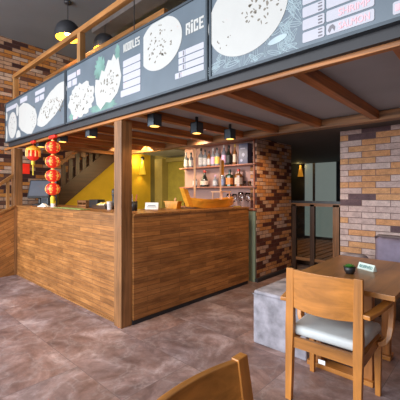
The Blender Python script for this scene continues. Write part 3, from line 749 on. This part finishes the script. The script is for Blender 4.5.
for i, (a, m) in enumerate(((0.3, 'red'), (1.5, 'white'), (2.8, 'cream'), (4.2, 'red'), (5.3, 'white'))):
    B().tube([(0.015 * math.cos(a), 0.015 * math.sin(a), 0.01), (0.05 * math.cos(a), 0.05 * math.sin(a), 0.19)], 0.005, 6).make('utensil', LB[m], ch)
tc = at('tent_card', 'white folded tent card on the bar between cutlery pot and wooden bucket', 'card', (-3.26, 2.62), 0.62)
B().prism([(-0.03, 0), (0.03, 0), (0.002, 0.085), (-0.002, 0.085)], lambda p: (-0.085, p[0], p[1]), lambda p: (0.085, p[0], p[1])).make('card', M['white'], tc)
b = B().box(-0.06, -0.0245, 0.028, 0.06, -0.0225, 0.034).box(-0.05, -0.0195, 0.044, 0.05, -0.0172, 0.052); b.make('printed_lines', M['boardink'], tc)
bk = at('wooden_bucket', 'small orange wooden bucket beside the sushi boat', 'bucket', (-3.20, 2.93), 0.2)
B().prism([(-0.085, 0), (0.085, 0), (0.105, 0.09), (-0.105, 0.09)], lambda p: (p[0], -0.05, p[1]), lambda p: (p[0], 0.05, p[1])).make('bucket_body', M['boat'], bk)
B().box(-0.12, -0.055, 0.09, 0.12, 0.055, 0.10, .002).make('lid', M['boat'], bk)
B().tube([(0.03, 0, 0.10), (0.04, 0, 0.14)], 0.012, 8).make('knob', M['mast'], bk)
# serving boat
bt = thing('sushi_boat', 'large orange wooden sushi boat with two masts on the bar', 'sushi boat', (-3.0, 3.50, CT))
hb = B(); secs = []
for i in range(15):
    t = i / 14; y = -0.49 + t * 0.97
    wd = 0.125 * (1 - abs(2 * t - 1) ** 3.2) + 0.012
    zt = 0.115 + 0.035 * (abs(2 * t - 1)) ** 2 + (0.0 if t > .5 else 0)
    zb = 0.002 + 0.05 * max(0, abs(2 * t - 1) - 0.55) ** 1 * 1.5
    if t < 0.001: zb = 0.05
    secs.append([hb.bm.verts.new(p) for p in ((-wd, y, zt), (-wd * 0.62, y, zb), (wd * 0.62, y, zb), (wd, y, zt), (wd * 0.86, y, zt), (wd * 0.5, y, zb + .012 if zb < .06 else zb + .01), (-wd * 0.5, y, zb + .012), (-wd * 0.86, y, zt))])
for a, b_ in zip(secs, secs[1:]):
    for k in range(8): hb.bm.faces.new((a[k], a[(k + 1) % 8], b_[(k + 1) % 8], b_[k]))
hb.bm.faces.new(secs[0][::-1]); hb.bm.faces.new(secs[-1])
hb.make('hull', M['boat'], bt)
B().prism([(-0.50, 0.03), (-0.42, 0.015), (-0.53, 0.25), (-0.61, 0.27)], lambda p: (-0.035, p[0], p[1]), lambda p: (0.035, p[0], p[1])).make('stem_post', M['boat'], bt)
B().box(-0.105, -0.36, 0.095, 0.105, 0.38, 0.107, 0.002).make('deck', M['boat'], bt)
B().tube([(0, -0.365, 0.02), (0, -0.365, 0.80)], 0.017, 4).make('mast', M['mast'], bt)
B().tube([(0, 0.18, 0.10), (0, 0.18, 0.72)], 0.015, 4).make('mast', M['mast'], bt)
B().box(-0.012, 0.185, 0.47, 0.012, 0.25, 0.69, 0.003).make('pennant', M['boat'], bt)
tb = B()
for sx in (-0.07, 0.07):
    for sy in (0.09, 0.30): tb.tube([(sx, sy, 0.105), (sx, sy, 0.215)], 0.008, 6)
tb.box(-0.09, 0.07, 0.215, 0.09, 0.32, 0.229)
tb.make('roofed_stand', M['mast'], bt)

# ------------------------------------------------------------ bottle shelves
sh = thing('bottle_shelves', 'reddish wooden wall shelves of liquor bottles behind the bar', 'shelf', (-3.46, 4.15, 1.1))
for z in (1.07, 1.418, 1.765):
    local(B().box(-4.34, 4.12, z, -2.70, 4.29, z + 0.022, 0.002).make('shelf', M['shelfX'], sh), sh)
local(B().box(-4.34, 4.12, 2.145, -2.70, 4.29, 2.17, 0.002).make('top_board', M['shelfX'], sh), sh)
local(B().box(-2.742, 4.14, 1.092, -2.725, 4.29, 2.14).make('side_panel', M['shelfX'], sh), sh)
PR = {
    'tall': [(0, 0), (.9, 0), (1, .03), (1, .58), (.85, .66), (.38, .74), (.34, .93), (.38, .935), (.38, .97), (0, .97)],
    'round': [(0, 0), (.8, 0), (1, .06), (1, .45), (.8, .60), (.35, .72), (.30, .92), (.36, .93), (.36, .97), (0, .97)],
    'square': [(0, 0), (1, 0), (1.05, .02), (1.05, .62), (.95, .68), (.34, .74), (.34, .9), (.40, .905), (.40, .97), (0, .97)],
    'cone': [(0, 0), (1.1, 0), (1.15, .04), (1.0, .35), (.6, .62), (.33, .72), (.30, .93), (.34, .97), (0, .97)],
}
def bottle(x, z, r, h, kind, glass, lab, cap, label, group, seg=14, y=4.205):
    t = thing('liquor_bottle', label, 'bottle', (x * KX, y, z + 0.0005), 0, group)
    r *= 1.06; h *= 1.10
    B().lathe([(a * r, q * h) for a, q in PR[kind]], seg=8 if kind == 'square' else seg).make('bottle_body', BG[glass], t, kind != 'square')
    rl = r * (1.07 if kind == 'square' else 1.02)
    if kind == 'cone': rl = r * 1.12
    B().lathe([(rl, h * .12), (rl, h * (.36 if kind == 'cone' else .5)), (rl * .97, h * (.36 if kind == 'cone' else .5)), (rl * .97, h * .12)], seg=8 if kind == 'square' else seg).make('paper_label', LB[lab], t)
    B().lathe([(r * .41, h * .86), (r * .41, h), (0, h)], seg=10).make('cap', LB[cap], t)
    return t


ZT, ZM, ZL = 1.787, 1.440, 1.092
KX = 1.029
G1, G2, G3 = 'bottles on the upper shelf', 'bottles on the middle shelf', 'glasses on the lowest shelf'
for x, r, h, kd, gl, lb, cp, tx in [
    (-4.12, .040, .26, 'tall', 'clear', 'white', 'white', 'spotted clear bottle, first from the left on the upper shelf'),
    (-4.00, .038, .25, 'tall', 'smoke', 'white', 'black', 'dark capped bottle, second from the left on the upper shelf'),
    (-3.76, .042, .30, 'tall', 'clear', 'white', 'black', 'clear bottle just right of the front mast, upper shelf'),
    (-3.665, .036, .27, 'tall', 'clear', 'white', 'black', 'plain clear bottle left of the white and pink labelled one, upper shelf'),
    (-3.58, .030, .24, 'tall', 'amber', 'white', 'black', 'shorter brown bottle half behind the pink labelled one, upper shelf'),
    (-3.49, .038, .28, 'round', 'clear', 'pink', 'white', 'clear bottle with a white and pink label on the upper shelf'),
    (-3.40, .042, .28, 'tall', 'clear', 'yellow', 'black', 'clear bottle with a bright yellow label on the upper shelf'),
    (-3.26, .040, .31, 'tall', 'smoke', 'pink', 'white', 'tall bottle with white cap behind the pennant, upper shelf'),
    (-3.16, .044, .29, 'round', 'dark', 'black', 'black', 'very dark bottle right of the white capped bottle, upper shelf'),
    (-3.04, .034, .30, 'round', 'amber', 'cream', 'yellow', 'slim bottle with yellow cap beside the navy box'),
]: bottle(x, ZT, r, h, kd, gl, lb, cp, tx, G1)
for x, r, h, kd, gl, lb, cp, tx in [
    (-3.90, .040, .20, 'round', 'smoke', 'white', 'black', 'short dark bottle at the front mast, middle shelf'),
    (-3.68, .062, .26, 'cone', 'dark', 'cream', 'red', 'wide-based black bottle with cream label on the middle shelf'),
    (-3.44, .042, .18, 'round', 'clear', 'white', 'pink', 'short clear bottle with white label on the middle shelf'),
    (-3.29, .040, .22, 'tall', 'clear', 'blue', 'white', 'bottle with pale blue label behind the second mast, middle shelf'),
    (-3.145, .055, .25, 'square', 'green', 'orange', 'black', 'square dark green bottle with orange and white label'),
    (-2.97, .058, .25, 'square', 'amber', 'cream', 'red', 'amber whiskey bottle with a cream label, middle shelf'),
]: bottle(x, ZM, r, h, kd, gl, lb, cp, tx, G2)
nb = thing('gift_box', 'tall navy boxed liquor carton at the right end of the upper shelf', 'box', (-2.93, 4.205, ZT + .0005))
B().box(-0.085, -0.06, 0, 0.085, 0.06, 0.315, 0.003).make('carton', M['navy'], nb)
b = B(); b.flat(ell(-0.03, 0.055, 0.022, 0.022, 0, 18), -0.062, 0.0015); b.flat(rect(-0.05, 0.23, 0.04, 0.245, .003), -0.062, .0015); b.flat(rect(-0.02, 0.11, 0.03, 0.17, .02), -0.062, .0012)
b.make('silver_emblem', plain('silver_print', (0.35, 0.36, 0.50), 0.4), nb)


def tumbler(x, y, z, s, label, group, stem=False):
    t = thing('wine_glass' if stem else 'tumbler_glass', label, 'glass', (x, y, z + .0005), 0, group)
    if stem:
        B().lathe([(0, 0), (.030 * s, 0), (.030 * s, .003), (.004, .008), (.004, .07 * s), (.03 * s, .10 * s), (.036 * s, .14 * s), (.028 * s, .19 * s), (.026 * s, .19 * s), (.034 * s, .14 * s), (.027 * s, .102 * s), (0, .08 * s)], seg=16).make('glass_body', M['glass'], t, True)
    else:
        B().lathe([(0, 0), (.028 * s, 0), (.034 * s, .10 * s), (.031 * s, .10 * s), (.026 * s, .006), (0, .006)], seg=16).make('glass_body', M['glass'], t, True)
    return t


for i, x in enumerate((-4.12, -3.98, -3.85, -3.75, -3.64, -3.53, -3.42, -3.31)):
    tumbler(x * KX, 4.205, ZL, 1.35, 'clear drinking glass in the row behind the sushi boat hull, lowest shelf', G3)
tumbler(-3.16 * KX, 4.205, ZL, 1.2, 'stemmed glass right behind the stern of the sushi boat', G3, True)
tumbler(-3.05 * KX, 4.205, ZL, 1.2, 'stemmed glass, second from the sushi boat stern', G3, True)
tumbler(-2.93 * KX, 4.205, ZL, 1.35, 'tall stemmed glass in the middle of the three rightmost, lowest shelf', G3, True)
tumbler(-2.80 * KX, 4.205, ZL, 1.3, 'stemmed glass at the right end of the lowest shelf', G3, True)
tumbler(-2.86 * KX, 4.205, ZM, 0.8, 'small tumbler next to the whiskey bottle, middle shelf', 'small tumblers on the middle shelf')
a = tumbler(-2.77 * KX, 4.205, ZM, 0.8, 'small amber-filled tumbler at the right end of the middle shelf', 'small tumblers on the middle shelf')
B().lathe([(0, .009), (.021, .009), (.0235, .055), (0, .055)], seg=14).make('drink', BG['amber'], a)
sa = tag(B().lathe([(0, 0), (.05, 0), (.06, .01), (0, .008)], (-2.86, 3.90, CT), 18).make('saucer', LB['yellow']), 'small yellow saucer at the far end of the bar', 'saucer')

# ------------------------------------------------------------ balustrade at the stairwell
ba = thing('glass_balustrade', 'wood framed glass balustrade between the two brick walls', 'balustrade', (-2.2, 5.29, 0))
for x in (-2.69, -2.36, -1.98):
    local(B().box(x, 5.27, 0, x + (0.075 if x != -1.98 else 0.10), 5.33, 1.14).make('post', M['darkZ'] if x != -1.98 else M['postZ'], ba), ba)
local(B().box(-2.70, 5.265, 1.16, -1.6, 5.335, 1.20).make('top_cap', M['black'], ba), ba)
local(B().box(-2.70, 5.27, 1.11, -1.6, 5.33, 1.16).make('top_rail', M['postX'], ba), ba)
local(B().box(-2.70, 5.28, 0.18, -1.6, 5.32, 0.23).make('bottom_rail', M['postX'], ba), ba)
local(B().box(-2.615, 5.295, 0.23, -2.36, 5.305, 1.11).make('glass_panel', M['pane'], ba), ba)
local(B().box(-2.285, 5.295, 0.23, -1.98, 5.305, 1.11).make('glass_panel', M['pane'], ba), ba)
bench = thing('low_platform', 'low slatted wooden platform beyond the glass balustrade', 'platform', (-2.9, 6.8, 0))
for k in range(10):
    local(B().box(-3.7 + k * 0.17, 5.7, 0.12, -3.56 + k * 0.17, 8.1, 0.15).make('slat', M['timberY'], bench), bench)
for y in (5.75, 6.9, 8.0):
    local(B().box(-3.7, y, 0, -2.03, y + 0.06, 0.12).make('bearer', M['darkX'], bench), bench)

# ------------------------------------------------------------ banquette and cushions
bq = thing('banquette', 'brown-grey upholstered banquette along the right brick wall', 'bench', (0, 4.2, 0))
local(B().box(-1.40, 3.90, 0.0, 1.8, 4.46, 0.30).make('base', M['darkX'], bq), bq)
local(B().box(-1.42, 3.86, 0.30, 1.8, 4.46, 0.45, 0.03).make('seat', M['banq'], bq, True), bq)
local(B().box(-1.12, 4.37, 0.45, 1.8, 4.465, 0.83, 0.02).make('backrest', M['banq'], bq, True), bq)


def cushion(name, label, loc, size, rot, mat):
    t = B(); n = 10; vs = {}
    for s in (1, -1):
        for i in range(n + 1):
            for j in range(n + 1):
                u, v = i / n * 2 - 1, j / n * 2 - 1
                puff = (max(0, (1 - u ** 4) * (1 - v ** 4))) ** 0.5
                kx = 1 - 0.06 * (1 - abs(v) ** 2) * abs(u); ky = 1 - 0.06 * (1 - abs(u) ** 2) * abs(v)
                if s == -1 and (i in (0, n) or j in (0, n)): vs[s, i, j] = vs[1, i, j]; continue
                vs[s, i, j] = t.bm.verts.new((u * size[0] / 2 * kx, s * size[1] / 2 * puff, v * size[2] / 2 * ky))
        for i in range(n):
            for j in range(n):
                t.bm.faces.new((vs[s, i, j], vs[s, i + 1, j], vs[s, i + 1, j + 1], vs[s, i, j + 1]))
    o = t.make(name, mat, None, True); o.location = loc; o.rotation_euler = rot
    return tag(o, label, 'cushion')


cushion('cushion', 'large square grey-purple cushion leaning on the banquette back', (-0.86, 4.25, 0.645), (0.50, 0.15, 0.37), (-0.12, 0.0, 0), M['purple'])
cushion('cushion', 'flat pale grey cushion lying at the left end of the banquette', (-1.26, 4.00, 0.54), (0.34, 0.17, 0.30), (PI / 2, 0, 0.2), M['velvet'])

# ------------------------------------------------------------ grey pouf
pf = thing('pouf', 'square grey velvet pouf on the tiled floor left of the table', 'pouf', (-1.385, 2.79, 0))
B().box(-0.25, -0.32, 0.0, 0.25, 0.32, 0.44, 0.012).make('body', M['velvet'], pf, True)
B().box(-0.247, -0.317, 0.435, 0.247, 0.317, 0.47, 0.014).make('top_pad', M['velvet'], pf, True)
b = B().tube([(-.252, -.322, .437), (.252, -.322, .437), (.252, .322, .437), (-.252, .322, .437), (-.252, -.322, .437)], 0.004, 6); b.make('piping', M['velvet'], pf)

# ------------------------------------------------------------ table
tb = thing('dining_table', 'rectangular brown wooden table beside the banquette', 'table', (-0.785, 2.66, 0))
B().box(-0.34, -0.53, 0.718, 0.34, 0.53, 0.75, 0.003).make('tabletop', M['tableX'], tb)
for yy in (-0.16, 0.32):
    B().box(-0.335, yy - 0.055, 0, 0.14, yy + 0.055, 0.035, 0.004).make('foot', M['chairX'], tb)
    for xx in (-0.26, 0.10):
        B().box(xx - 0.03, yy - 0.03, 0.035, xx + 0.03, yy + 0.03, 0.68, 0.003).make('leg', M['timberZ'], tb)
    B().box(-0.28, yy - 0.03, 0.68, 0.28, yy + 0.03, 0.718).make('crossbar', M['timberX'], tb)
pp = thing('potted_succulent', 'tiny green succulent in a black bowl on the wooden table', 'plant', (-0.816, 2.50, 0.7505)); pp.scale = (1.0, 1.0, 1.15)
B().lathe([(0, 0), (0.026, 0), (0.037, 0.018), (0.043, 0.045), (0.039, 0.045), (0.032, 0.03), (0, 0.03)], seg=20).make('pot', M['black'], pp, True)
lv = B(); rnd = random.Random(4)
for i in range(26):
    a = i * 2.4; q = i / 26; L = 0.026 + 0.024 * q; el = 1.25 - 0.9 * q
    d = Vector((math.cos(a) * math.cos(el), math.sin(a) * math.cos(el), math.sin(el))); c = Vector((0, 0, 0.034))
    s_ = Vector((-math.sin(a), math.cos(a), 0))
    p0, p1, p2 = c + d * 0.004, c + d * L * 0.6, c + d * L
    up = s_.cross(d).normalized() * 0.003
    vs = [lv.bm.verts.new(p) for p in (p0, p1 + s_ * 0.007, p2, p1 - s_ * 0.007, p1 + up, p1 - up)]
    for f_ in ((0, 1, 4), (1, 2, 4), (2, 3, 4), (3, 0, 4), (1, 0, 5), (2, 1, 5), (3, 2, 5), (0, 3, 5)): lv.bm.faces.new([vs[k] for k in f_])
lv.make('leaves', M['leaf'], pp)
rs = thing('reserved_sign', 'small white tent sign with green reserved lettering on the table', 'sign', (-0.757, 2.71, 0.7505), -0.45)
B().prism([(-0.020, 0), (0.020, 0), (0.002, 0.048), (-0.002, 0.048)], lambda p: (-0.072, p[0], p[1]), lambda p: (0.072, p[0], p[1])).make('card', M['signwhite'], rs)
tx = text('RESERVED', -0.058, 0.058, 0.0, 0.022, 0, M['signteal'], rs, bold=0.01)
tx.rotation_euler = (-0.40, 0, 0); tx.location = (0, -0.0165, 0.014)

# ------------------------------------------------------------ chairs
def arc(x, dep, y0): return y0 - dep * (1 - (x / 0.225) ** 2)


def make_chair(label, loc, rotz, lean=0.0):
    t = thing('dining_armchair', label, 'chair', loc, rotz, 'orange wooden armchairs')
    W = 0.209; H_ = 0.85
    def yb(z): return -0.20 - lean * max(0, z - 0.45)
    for s in (-1, 1):
        x = s * W
        b = B()
        secs = []
        for z, hw, hd in ((0, 0.020, 0.018), (0.30, 0.024, 0.022), (0.45, 0.027, 0.024), (0.62, 0.026, 0.018), (H_, 0.024, 0.014)):
            yy = yb(z) - (0.02 * (1 - z / .45) if z < .45 else 0)
            secs.append([b.bm.verts.new((x + a * hw, yy + c * hd, z)) for a, c in ((-1, -1), (1, -1), (1, 1), (-1, 1))])
        for p, q in zip(secs, secs[1:]):
            for k in range(4): b.bm.faces.new((p[k], p[(k + 1) % 4], q[(k + 1) % 4], q[k]))
        b.bm.faces.new(secs[0][::-1]); b.bm.faces.new(secs[-1])
        b.make('leg', M['chairZ'], t, bevel=0.003)
        b = B(); secs = []
        for z, hw in ((0, 0.016), (0.40, 0.023)):
            secs.append([b.bm.verts.new((s * 0.222 + a * hw, 0.20 + c * hw, z)) for a, c in ((-1, -1), (1, -1), (1, 1), (-1, 1))])
        for k in range(4): b.bm.faces.new((secs[0][k], secs[0][(k + 1) % 4], secs[1][(k + 1) % 4], secs[1][k]))
        b.bm.faces.new(secs[0][::-1]); b.bm.faces.new(secs[1])
        b.make('leg', M['chairZ'], t, bevel=0.003)
        # armrest sweeping forward and out, then curling down into the seat rail
        P = [(0.248, -0.215, 0.640), (0.270, -0.10, 0.643), (0.294, 0.02, 0.655), (0.308, 0.14, 0.666), (0.308, 0.23, 0.668)]
        pts = []
        for a_, b_ in zip(P, P[1:]):
            for k in range(4):
                u = k / 4; pts.append(tuple(a_[i] * (1 - u) + b_[i] * u for i in range(3)))
        pts.append(P[-1])
        B().tube([(s * q[0], q[1], q[2]) for q in pts], 0.026, w2=0.013).make('armrest', M['chairY'], t, bevel=0.005)
        Q = [(0.303, 0.205, 0.656), (0.305, 0.19, 0.56), (0.303, 0.175, 0.48), (0.294, 0.155, 0.42), (0.268, 0.135, 0.385), (0.235, 0.12, 0.37)]
        B().tube([(s * q[0], q[1], q[2]) for q in Q], 0.016, w2=0.030, up=(0, 1, 0)).make('arm_support', M['chairZ'], t, bevel=0.004)
        B().box(s * 0.222 - 0.013, -0.19, 0.345, s * 0.222 + 0.013, 0.19, 0.408).make('seat_rail', M['chairY'], t)
    B().box(-0.205, 0.187, 0.345, 0.205, 0.211, 0.408).make('seat_rail', M['chairX'], t)
    B().box(-0.19, -0.213, 0.340, 0.19, -0.189, 0.408).make('seat_rail', M['chairX'], t)
    # curved back panel
    b = B(); n = 14; ring = []
    for i in range(n + 1):
        x = -0.19 + 0.38 * i / n
        col = []
        for z, o_ in ((0.60, 0), (0.845, 0)):
            sag = 0.012 * (1 - (x / .19) ** 2) if z < .61 else -0.0
            yy = yb(z) - 0.028 * (1 - (x / 0.19) ** 2)
            col += [b.bm.verts.new((x, yy - 0.011, z - sag)), b.bm.verts.new((x, yy + 0.011, z - sag))]
        ring.append(col)
    for p, q in zip(ring, ring[1:]):
        for a_, c_ in ((0, 1), (1, 3), (3, 2), (2, 0)): b.bm.faces.new((p[a_], p[c_], q[c_], q[a_]))
    b.bm.faces.new((ring[0][0], ring[0][1], ring[0][3], ring[0][2])); b.bm.faces.new((ring[-1][0], ring[-1][2], ring[-1][3], ring[-1][1]))
    b.make('backrest', M['chairX'], t, bevel=0.003)
    # padded seat
    s_ = B().box(-0.218, -0.185, 0.408, 0.218, 0.245, 0.472, 0.026)
    for v in s_.bm.verts:
        v.co.x *= 1 + 0.22 * max(0, v.co.y + 0.12)
        if v.co.z > 0.445: v.co.z += 0.012 * (1 - (v.co.x / .23) ** 2) * (1 - (v.co.y / .25) ** 2)
    s_.make('seat', M['seatwhite'], t, True, label='off-white padded seat')
    return t


c1 = make_chair('orange wooden armchair with white padded seat pulled up to the table', (-0.815, 2.185, 0), 0.03)
tg = B().box(-0.02, -0.214, 0.292, 0.022, -0.2135, 0.318); o = tg.make('care_tag', M['white'], c1, label='small white tag')
c2 = make_chair('curved wooden chair back cut off by the bottom edge of the photo', (-0.325, 0.60, 0), -PI / 2, 0.15)
c2.name = 'dining_armchair'
